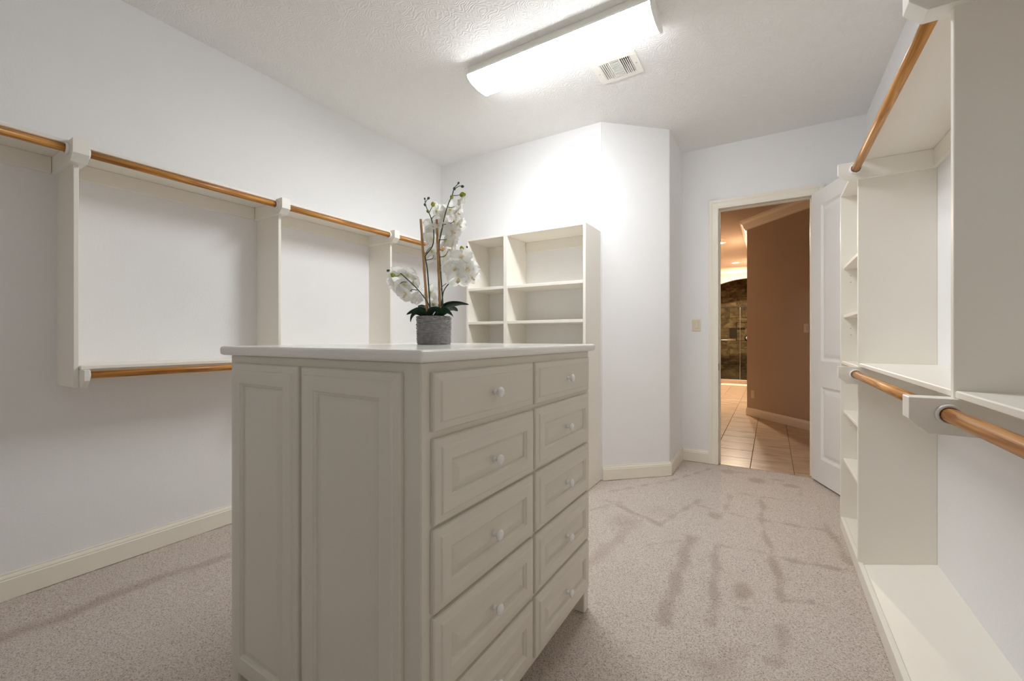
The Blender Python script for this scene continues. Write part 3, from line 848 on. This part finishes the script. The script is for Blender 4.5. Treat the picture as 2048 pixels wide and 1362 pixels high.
# bookcase on the back wall
BX0, BX1, BFY = -2.412, -1.240, 3.13
bk = thing('bookcase', ((BX0 + BX1) / 2, YB, 0), 'wide cream bookcase with divided open shelves behind the island', 'bookcase')
for a, b in ((BX0, BX0 + .02), (BX1 - .024, BX1)):
    bm = NB(); box(bm, a, b, BFY, YB - .001, 0, 2.119, .002); sp = obj('side_panel', bm, CREAM, bk); spl = sp if a == BX0 else spl
bm = NB(); box(bm, -2.005, -1.967, BFY, YB - .001, 0, 2.0995, .002); dv = obj('divider', bm, CREAM, bk)
bm = NB(); box(bm, BX0 + .0205, BX1 - .0245, BFY, YB - .001, 2.10, 2.119, .002); obj('top_panel', bm, CREAM, bk)
for a, b in ((BX0 + .0215, -2.0065), (-1.9655, BX1 - .0255)):
    for z in (1.667, 1.359, 1.07, .765, .45, .09):
        bm = NB(); box(bm, a, b, BFY + .004, YB - .002, z - .025, z, .002); obj('shelf', bm, CREAM, bk)
    bm = NB(); box(bm, a, b, YB - .020, YB - .001, 2.005, 2.0995, .002); obj('cleat', bm, CREAM, bk)
    bm = NB(); box(bm, a, b, BFY, BFY + .018, 0, .064, .002); obj('base_front', bm, CREAM, bk)
for xx, par in ((BX0 + .02, spl), (-1.967, dv)):
    bm = NB()
    for z in [1.615, 1.56, 1.505, 1.45, 1.30, 1.25]:
        for y in (3.19, 3.40): tube(bm, [(xx - .010, y, z), (xx + .005, y, z)], .003, 10)
    drill(par, bm)

# ------------------------------------------------------------------ island dresser
AX0, AX1, AY0, AY1 = -1.580, -.702, .738, 1.805
il = thing('island_dresser', ((AX0 + AX1) / 2, (AY0 + AY1) / 2, 0), 'cream dresser island with raised-panel doors and drawers under a white top', 'dresser')
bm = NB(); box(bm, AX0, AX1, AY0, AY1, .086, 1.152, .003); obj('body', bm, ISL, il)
for x0, x1, y0, y1 in ((AX0, AX0 + .05, AY0, AY0 + .05), (AX1 - .05, AX1, AY0, AY0 + .05), (AX0, AX0 + .05, AY1 - .05, AY1), (AX1 - .05, AX1, AY1 - .05, AY1)):
    bm = NB(); box(bm, x0, x1, y0, y1, -.002, .0855, .004); obj('foot', bm, ISL, il)
bm = NB(); box(bm, AX0 + .09, AX1 - .09, AY0 + .09, AY1 - .09, -.002, .0855); obj('plinth', bm, ISL, il)
bm = NB(); box(bm, AX0 - .028, AX1 + .026, AY0 - .026, AY1 + .022, 1.1525, 1.183, .010, 3)
for f in bm.faces: f.smooth = False
obj('countertop', bm, TOPW, il)
EDGE = [(0, 0), (0, .009), (.003, .0125), (.020, .0155), (.024, .0190), (.028, .0195)]
FIELD = [(.064, .0195), (.067, .0155), (.072, .0135), (.075, .0085), (.100, .0165), (.102, .0168)]
def flat_rings(d=.0195): return EDGE
# doors on the short face towards the camera
for x0, x1 in ((AX0 + .030, -1.174), (-1.157, AX1 - .057)):
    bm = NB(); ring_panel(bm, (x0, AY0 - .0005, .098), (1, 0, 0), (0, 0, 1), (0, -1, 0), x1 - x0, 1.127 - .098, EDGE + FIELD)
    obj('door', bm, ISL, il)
# doors on the far short face and the long hidden face
for x0, x1 in ((AX0 + .05, -1.147), (-1.135, AX1 - .05)):
    bm = NB(); ring_panel(bm, (x0, AY1 + .0005, .098), (1, 0, 0), (0, 0, 1), (0, 1, 0), x1 - x0, 1.029, EDGE + FIELD); obj('door', bm, ISL, il)
rows = [(.983, 1.126), (.758, .966), (.545, .748), (.333, .534), (.112, .320)]
DFIELD = [(.056, .0195), (.059, .0155), (.063, .0135), (.066, .0085), (.088, .0165), (.090, .0168)]
KN = [(0, 0), (.0075, 0), (.0072, .004), (.0058, .009), (.0065, .013), (.0125, .0165), (.0158, .021), (.0150, .025), (.0100, .0285), (0, .030)]
for side in (1, -1):
    xf = AX1 + .0005 if side > 0 else AX0 - .0005
    for ci, (y0, y1) in enumerate(((.770, 1.268), (1.282, 1.782))):
        for ri, (z0, z1) in enumerate(rows):
            dy, dz = random.uniform(-.002, .002), random.uniform(-.0015, .0015)
            if side > 0 and ci == 0 and ri == 1: dy += .003
            bm = NB()
            ring_panel(bm, (xf, y0 + dy, z0 + dz), (0, 1, 0), (0, 0, 1), (side, 0, 0), y1 - y0 - .003, z1 - z0,
                       EDGE if ri == 0 else EDGE + DFIELD)
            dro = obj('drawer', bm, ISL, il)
            dk = .0195 if ri == 0 else .0168
            bm = NB(); lathe(bm, [(r, side * hh) for r, hh in KN], (xf + side * dk, (y0 + y1) / 2 + dy, (z0 + z1) / 2 + dz), 'x', 20)
            obj('knob', bm, WHITE, dro)

# ------------------------------------------------------------------ potted orchid on the island
OD = 1.80
qv = FV + RV * ((868 - 1024) / FPX)
PB = Vector((qv.x * OD, qv.y * OD, 1.1835))
PX = OD / FPX
oc = thing('potted_orchid', PB, 'white orchid on bamboo stakes in a grey ridged pot', 'plant', rotz=PSI)
def L(u, v, d=0.0):      # orchid-local point: right, away from the camera, up
    return Vector(((u - 868) * PX, d, (687.5 - v) * PX))
PR, PHH = 34.5 * PX, 55.5 * PX
# pot: irregular horizontal ridges
nth, nz_ = 200, 130
ph1 = rng.uniform(0, 6.28, 40); 
verts = []; faces = []; ridge = []
NF = rng.uniform(-1, 1, (16, 34)); NF2 = rng.uniform(-1, 1, (30, 60))
def vnoise(F, th, t):
    a, b = F.shape; x = (th / (2 * math.pi) * b) % b; y = min(max(t, 0), .9999) * (a - 1)
    i, j = int(x), int(y); fx, fy = x - i, y - j
    fx = fx * fx * (3 - 2 * fx); fy = fy * fy * (3 - 2 * fy)
    return (F[j, i % b] * (1 - fx) + F[j, (i + 1) % b] * fx) * (1 - fy) + (F[j + 1, i % b] * (1 - fx) + F[j + 1, (i + 1) % b] * fx) * fy
def ridged(th, z):
    zz_ = z / PHH
    return .5 + .5 * math.sin(zz_ * 100 + 2.6 * vnoise(NF, th, zz_) + 1.6 * vnoise(NF2, th, zz_))
for j in range(nz_ + 1):
    t = j / nz_; z = t * PHH
    rr = PR * (1.0 - .035 * (1 - t) ** 1.5)
    if t < .06: rr *= 1 - .05 * (1 - t / .06) ** 2
    if t > .97: rr *= 1 - .02 * ((t - .97) / .03)
    for i in range(nth):
        th = 2 * math.pi * i / nth
        g = ridged(th, z) * (.75 + .35 * vnoise(NF2, th + 1.0, z / PHH))
        g = max(0, min(1, g)); ridge.append(g)
        verts.append(((rr + (g - .6) * .0062) * math.cos(th), (rr + (g - .6) * .0062) * math.sin(th), z))
for j in range(nz_):
    for i in range(nth): faces.append((j * nth + i, j * nth + (i + 1) % nth, (j + 1) * nth + (i + 1) % nth, (j + 1) * nth + i))
n0 = len(verts)
for i in range(nth):
    th = 2 * math.pi * i / nth; verts.append((PR * .9 * math.cos(th), PR * .9 * math.sin(th), PHH)); ridge.append(.7)
for i in range(nth):
    th = 2 * math.pi * i / nth; verts.append((PR * .9 * math.cos(th), PR * .9 * math.sin(th), PHH * .8)); ridge.append(.2)
for i in range(nth):
    k = (i + 1) % nth
    faces.append((nz_ * nth + i, nz_ * nth + k, n0 + k, n0 + i)); faces.append((n0 + i, n0 + k, n0 + nth + k, n0 + nth + i))
faces.append(tuple(range(nth - 1, -1, -1)))
me = bpy.data.meshes.new('pot'); me.from_pydata(verts, [], faces); me.update()
me.polygons.foreach_set('use_smooth', [True] * len(me.polygons)); me.materials.append(POT)
pot = bpy.data.objects.new('pot', me); COL.objects.link(pot); pot.parent = oc
bm = NB(); lathe(bm, [(0, PHH * .80), (PR * .89, PHH * .80), (PR * .88, PHH * .93), (PR * .6, PHH * 1.0), (PR * .25, PHH * 1.04), (0, PHH * 1.05)], n=24)
obj('moss', bm, SOIL, oc, local=True)

def smooth_path(pts, n=6):
    P = [Vector(p) for p in pts]; out = []
    for i in range(len(P) - 1):
        p0, p1, p2, p3 = P[max(i - 1, 0)], P[i], P[i + 1], P[min(i + 2, len(P) - 1)]
        for k in range(n):
            t = k / n
            out.append(.5 * ((2 * p1) + (p2 - p0) * t + (2 * p0 - 5 * p1 + 4 * p2 - p3) * t * t + (3 * p1 - p0 - 3 * p2 + p3) * t ** 3))
    out.append(P[-1]); return out
def stake(a, b):
    bm = NB(); a, b = Vector(a), Vector(b); pts, rs = [], []
    n = 24
    for k in range(n + 1):
        t = k / n; pts.append(a.lerp(b, t)); rs.append(.0058 * (1.22 if k in (5, 12, 19) else 1.0) * (1 - .15 * t))
    tube(bm, pts, rs, 12); return obj('stake', bm, BAMBOO, oc, local=True)
stake(L(857, 640, -.012), L(845, 442, -.035)); stake(L(882, 640, -.012), L(876, 442, -.03))
for cu, cv, dd_ in ((854, 612, -.012), (850, 507, -.006), (880.5, 610, -.012), (877, 506, -.008)):
    bm = NB(); tube(bm, [L(cu, cv + 2.2, dd_), L(cu, cv, dd_), L(cu, cv - 2.2, dd_)], .0075, 10); obj('tie', bm, BAMBOO, oc, local=True)

def stem(pts, r0=.0032, r1=.0016):
    p = smooth_path(pts); n = len(p) - 1
    bm = NB(); tube(bm, p, [r0 + (r1 - r0) * i / n for i in range(n + 1)], 8); return obj('stem', bm, STEM, oc, local=True)
s1 = stem([L(862, 640, -.006), L(859, 590, -.004), L(855, 540, -.003), L(851, 515, -.003), L(853, 508, -.002), L(866, 490, -.006), L(868, 462, -.006), L(863, 437, -.005), L(856, 421, -.004), L(851, 408, 0), L(850, 398, 0)])
s2 = stem([L(888, 640, -.006), L(885, 590, -.006), L(881, 530, -.008), L(879, 490, -.010), L(885, 458, -.012), L(891, 430, -.012), L(898, 407, -.010), L(905, 390, -.008), L(909, 376, -.004), L(917, 366, 0)])
s3 = stem([L(866, 630, -.01), L(858, 605, -.03), L(840, 580, -.05), L(822, 562, -.06), L(807, 549, -.06), L(795, 543, -.055), L(786, 543, -.05)], .0026)
s4 = stem([L(882, 625, -.01), L(886, 598, -.02), L(891, 580, -.03), L(905, 562, -.03), L(925, 535, -.02), L(936, 510, -.01), L(938, 497, 0)], .0026)
for a, m_, b in [((852, 520, -.004), (866, 517, -.01), (868, 510, -.01)), ((852, 510, -.004), (855, 502, -.008), (862, 494, -.01)),
                 ((881, 514, -.01), (891, 512, -.014), (898, 501, -.016)), ((879, 480, -.012), (888, 480, -.016), (895, 479, -.016)),
                 ((889, 449, -.012), (900, 449, -.016), (909, 444, -.018)), ((897, 415, -.012), (905, 416, -.014), (911, 414, -.016)),
                 ((863, 438, -.006), (867, 434, -.01), (871, 431, -.012)), ((805, 555, -.06), (800, 556, -.065), (796, 555, -.065)),
                 ((820, 567, -.06), (814, 567, -.065), (808, 570, -.065)), ((840, 582, -.05), (830, 582, -.06), (825, 589, -.06)),
                 ((888, 590, -.025), (885, 577, -.03), (895, 568, -.035)), ((909, 378, -.004), (918, 372, -.004), (923, 372, -.004)),
                 ((905, 391, -.008), (914, 392, -.012), (922, 390, -.012)), ((851, 404, 0), (854, 399, 0), (857, 396, 0)), ((858, 425, 0), (862, 417, 0), (865, 411, 0)),
                 ((938, 500, 0), (941, 502, 0), (941, 503, 0)), ((800, 547, -.055), (800, 545, -.055), (800, 543, -.055))]:
    stem([L(*a), L(*m_), L(*b)], .0018, .0012)

def ellipsoid(bm, c, r, ax, k):
    """elongated bud along axis ax"""
    ax = Vector(ax).normalized(); q = Vector((0, 0, 1)).rotation_difference(ax).to_matrix().to_4x4()
    prof = [(0, -k * r), (r * .55, -k * r * .8), (r * .95, -k * r * .25), (r, k * r * .1), (r * .75, k * r * .6), (r * .3, k * r * .92), (0, k * r)]
    n_ = len(bm.verts); lathe(bm, prof, n=12)
    bmesh.ops.transform(bm, matrix=Matrix.Translation(c) @ q, verts=list(bm.verts)[n_:] if n_ else bm.verts)
for u, v, d, r, ax, mt in [(917, 365, 0, 2.2, (.6, 0, .8), DBUD), (925, 372.5, -.004, 2.9, (1, 0, 0), DBUD), (909, 377, -.004, 2.9, (0, 0, 1), DBUD), (926, 390, -.012, 5.4, (1, 0, .35), BUD),
                           (849.5, 396.5, 0, 1.9, (-.2, 0, 1), DBUD), (857, 395.5, 0, 2.6, (.7, 0, .7), DBUD), (850, 408.5, 0, 2.6, (-.3, 0, 1), DBUD), (866, 407.5, 0, 4.4, (.1, 0, 1), BUD),
                           (924.5, 497, -.012, 4.4, (-.3, 0, 1), BUD), (934, 493, 0, 1.9, (-.5, 0, 1), DBUD), (940.5, 503, 0, 2.6, (.4, 0, -1), DBUD),
                           (783, 544, -.05, 2.6, (-1, 0, -.2), DBUD), (798, 543, -.055, 3.6, (-.4, 0, 1), BUD), (794, 554, -.065, 4.2, (-1, 0, .1), BUD), (856, 422, -.004, 3.0, (-.3, 0, 1), BUD), (904, 395, -.01, 3.6, (-.2, 0, 1), BUD)]:
    bm = NB(); ellipsoid(bm, L(u, v, d), r * PX, ax, 1.25); obj('bud', bm, mt, oc, local=True)

def leaf(pts, width, curl=.25, roll=.7):
    p = smooth_path(pts, 5); n = len(p) - 1; bm = NB(); rows_ = []
    for i, c in enumerate(p):
        t = i / n
        w = width * (math.sin(math.pi * min(.999, .12 + .88 * t) ** .9)) ** .7 * (1 if t < .97 else .4) * .5
        tg = (p[min(i + 1, n)] - p[max(i - 1, 0)]).normalized()
        sd = tg.cross(Vector((0, 0, 1)))
        sd = sd.normalized() if sd.length > 1e-4 else Vector((0, 1, 0))
        up = sd.cross(tg).normalized()
        rl = roll if sd.y < 0 else -roll
        sd, up = sd * math.cos(rl) + up * math.sin(rl), up * math.cos(rl) - sd * math.sin(rl)
        rows_.append([bm.verts.new(c + sd * w * s + up * (abs(s) * w * curl)) for s in (-1, -.5, 0, .5, 1)])
    for i in range(n):
        for k in range(4):
            f = bm.faces.new((rows_[i][k], rows_[i][k + 1], rows_[i + 1][k + 1], rows_[i + 1][k])); f.smooth = True
    geo = bmesh.ops.solidify(bm, geom=bm.faces[:], thickness=.0012)
    return obj('leaf', bm, GREEN, oc, local=True)
for pts, w in [([L(868, 634, -.005), L(890, 612, .0), L(912, 606, .005), L(938, 608, .01)], .020), ([L(872, 634, -.01), L(893, 616, -.005), L(910, 609, 0), L(930, 607, .0)], .017),
               ([L(862, 634, -.005), L(846, 620, -.01), L(830, 622, -.015), L(815, 629, -.02)], .020), ([L(866, 632, .0), L(850, 615, .02), L(838, 612, .04), L(830, 611, .055)], .018),
               ([L(858, 634, -.03), L(842, 625, -.055), L(833, 634, -.07), L(830, 645, -.075)], .028), ([L(878, 634, -.03), L(892, 623, -.05), L(904, 628, -.062), L(911, 635, -.07)], .026),
               ([L(874, 630, .01), L(866, 612, .03), L(860, 606, .05), L(852, 606, .07)], .016), ([L(860, 634, -.035), L(868, 622, -.052), L(884, 620, -.062), L(890, 626, -.07)], .020),
               ([L(884, 632, .0), L(896, 618, .03), L(906, 616, .045), L(912, 620, .055)], .018)]:
    leaf(pts, w * 1.5)

# flower pieces share their meshes
def petal_mesh(name, ln, wd, cup, tip, mat):
    bm = NB(); nl, nw = 7, 6; rows_ = []
    for i in range(nl + 1):
        t = i / nl
        w = wd * .5 * (math.sin(math.pi * (t ** tip) * .93 + .12 * (1 - t))) ** .75 if 0 < t < 1 else wd * (.06 if t == 0 else .10)
        r_ = []
        for k in range(nw + 1):
            s = k / nw * 2 - 1
            x = s * w; y = ln * t * (1 - .06 * s * s)
            z = cup * ln * (t * t * .6) + .10 * wd * s * s * t - .004 * math.sin(s * 5 + t * 6) * t
            r_.append(bm.verts.new((x, y, z)))
        rows_.append(r_)
    for i in range(nl):
        for k in range(nw):
            f = bm.faces.new((rows_[i][k], rows_[i][k + 1], rows_[i + 1][k + 1], rows_[i + 1][k])); f.smooth = True
    me = bpy.data.meshes.new(name); bm.to_mesh(me); bm.free(); me.materials.append(mat); return me
PM = petal_mesh('petal', .042, .052, -.12, .95, PETAL)
SM = petal_mesh('sepal', .041, .031, -.25, .85, PETAL)
LMm = petal_mesh('lip', .017, .016, .9, .9, LIP)
bm = NB(); lathe(bm, [(0, -.006), (.0035, -.004), (.0045, .002), (.0040, .008), (.002, .011), (0, .012)], n=10); TM = bpy.data.meshes.new('flower'); bm.to_mesh(TM); bm.free(); TM.materials.append(PETAL)
def flower(u, v, d, face, size, spin=0, closed=0.0):
    f = bpy.data.objects.new('flower', TM); COL.objects.link(f); f.parent = oc
    q = Vector((0, 0, 1)).rotation_difference(Vector(face).normalized())
    f.rotation_mode = 'QUATERNION'
    # keep the dorsal sepal up
    zax = Vector(face).normalized(); up = Vector((0, 0, 1)); yax = (up - zax * up.dot(zax))
    yax = yax.normalized() if yax.length > .05 else Vector((0, 1, 0)); xax = yax.cross(zax)
    M = Matrix((xax, yax, zax)).transposed() @ Matrix.Rotation(spin, 3, 'Z')
    f.rotation_quaternion = M.to_quaternion(); f.location = L(u, v, d); f.scale = (size * 1.22,) * 3
    for nm, me_, ang, tilt, lift in (('sepal', SM, 0, .0, -.002), ('sepal', SM, 2.25, -.05, -.002), ('sepal', SM, -2.25, -.05, -.002),
                               ('petal', PM, 1.35, .10, .001), ('petal', PM, -1.35, .10, .001), ('lip', LMm, math.pi, .5, .004)):
        c = bpy.data.objects.new(nm, me_); COL.objects.link(c); c.parent = f
        c.location = (0, 0, lift)
        c.rotation_euler = (tilt + closed * (0 if nm == 'lip' else 1) + random.uniform(-.12, .12), random.uniform(-.08, .08), ang + random.uniform(-.1, .1))
R = random.uniform
FL = [  # u, v, depth, facing (right, away, up), size, spin, closed
    (918, 402, -.015, (.7, .3, -.45), .72, .2, .5), (899, 416, .02, (-.35, .75, .25), .80, .1, .15), (913, 424, -.01, (.8, -.1, -.3), .78, -.2, .35),
    (908, 441, .012, (.75, .5, .1), .95, .3, .2), (917, 450, -.02, (.8, -.25, -.35), .80, .1, .45), (872, 420, .012, (.45, .55, .35), .80, .2, .4),
    (884, 430, .02, (.2, .8, .2), .82, .4, .2), (860, 448, .035, (-.55, .6, .2), .86, .1, .2), (872, 452, .025, (.1, .9, .1), .88, .5, .1),
    (861, 474, .035, (-.6, .5, -.05), .90, .2, .2), (880, 456, -.035, (-.25, -.6, .6), .55, .1, .4), (905, 465, -.02, (.6, -.65, .15), .90, .1, .15),
    (893, 458, .01, (.2, .6, .4), .86, .3, .1), (890, 480, .012, (.5, .45, -.2), .92, .1, .2), (905, 490, .0, (.7, .1, -.3), .84, .2, .3),
    (862, 500, .02, (-.3, .8, -.2), .88, .3, .1), (868, 514, .02, (.1, .7, -.4), .78, .1, .2), (888, 510, .015, (.3, .7, -.4), .86, .0, .2),
    (900, 477, .02, (.5, .7, .3), .80, .6, .1),
    (926, 518, -.05, (.1, -.85, .45), 1.0, .05, .12), (937, 542, -.055, (.35, -.9, .05), 1.05, -.1, .1), (915, 543, -.06, (-.2, -.9, .15), 1.05, .1, .1),
    (920, 561, -.05, (-.05, -.75, -.35), .98, .0, .15), (900, 536, -.03, (-.6, -.55, .2), .86, .2, .2), (945, 556, -.04, (.7, -.5, -.25), .80, .1, .25), (938, 526, -.02, (.6, .2, .5), .9, .2, .15),
    (806, 552, -.055, (-.2, .4, .8), .88, .3, .2), (821, 553, -.045, (.3, .6, .6), .84, -.2, .15), (796, 568, -.07, (-.8, -.3, -.15), .80, .2, .4),
    (815, 572, -.05, (-.3, .75, -.2), .86, .1, .1), (820, 589, -.075, (-.45, -.6, -.45), .86, .0, .2), (833, 597, -.06, (.1, .6, -.5), .84, .3, .2),
    (831, 566, -.04, (.5, .5, .3), .72, .1, .2), (812, 584, -.06, (-.6, .5, -.3), .8, .1, .1), (858, 582, .03, (-.2, .8, .2), .80, .1, .1), (866, 606, .03, (.2, .7, -.3), .72, .1, .2)]
for a in FL: flower(*a)
bpy.context.view_layer.update()
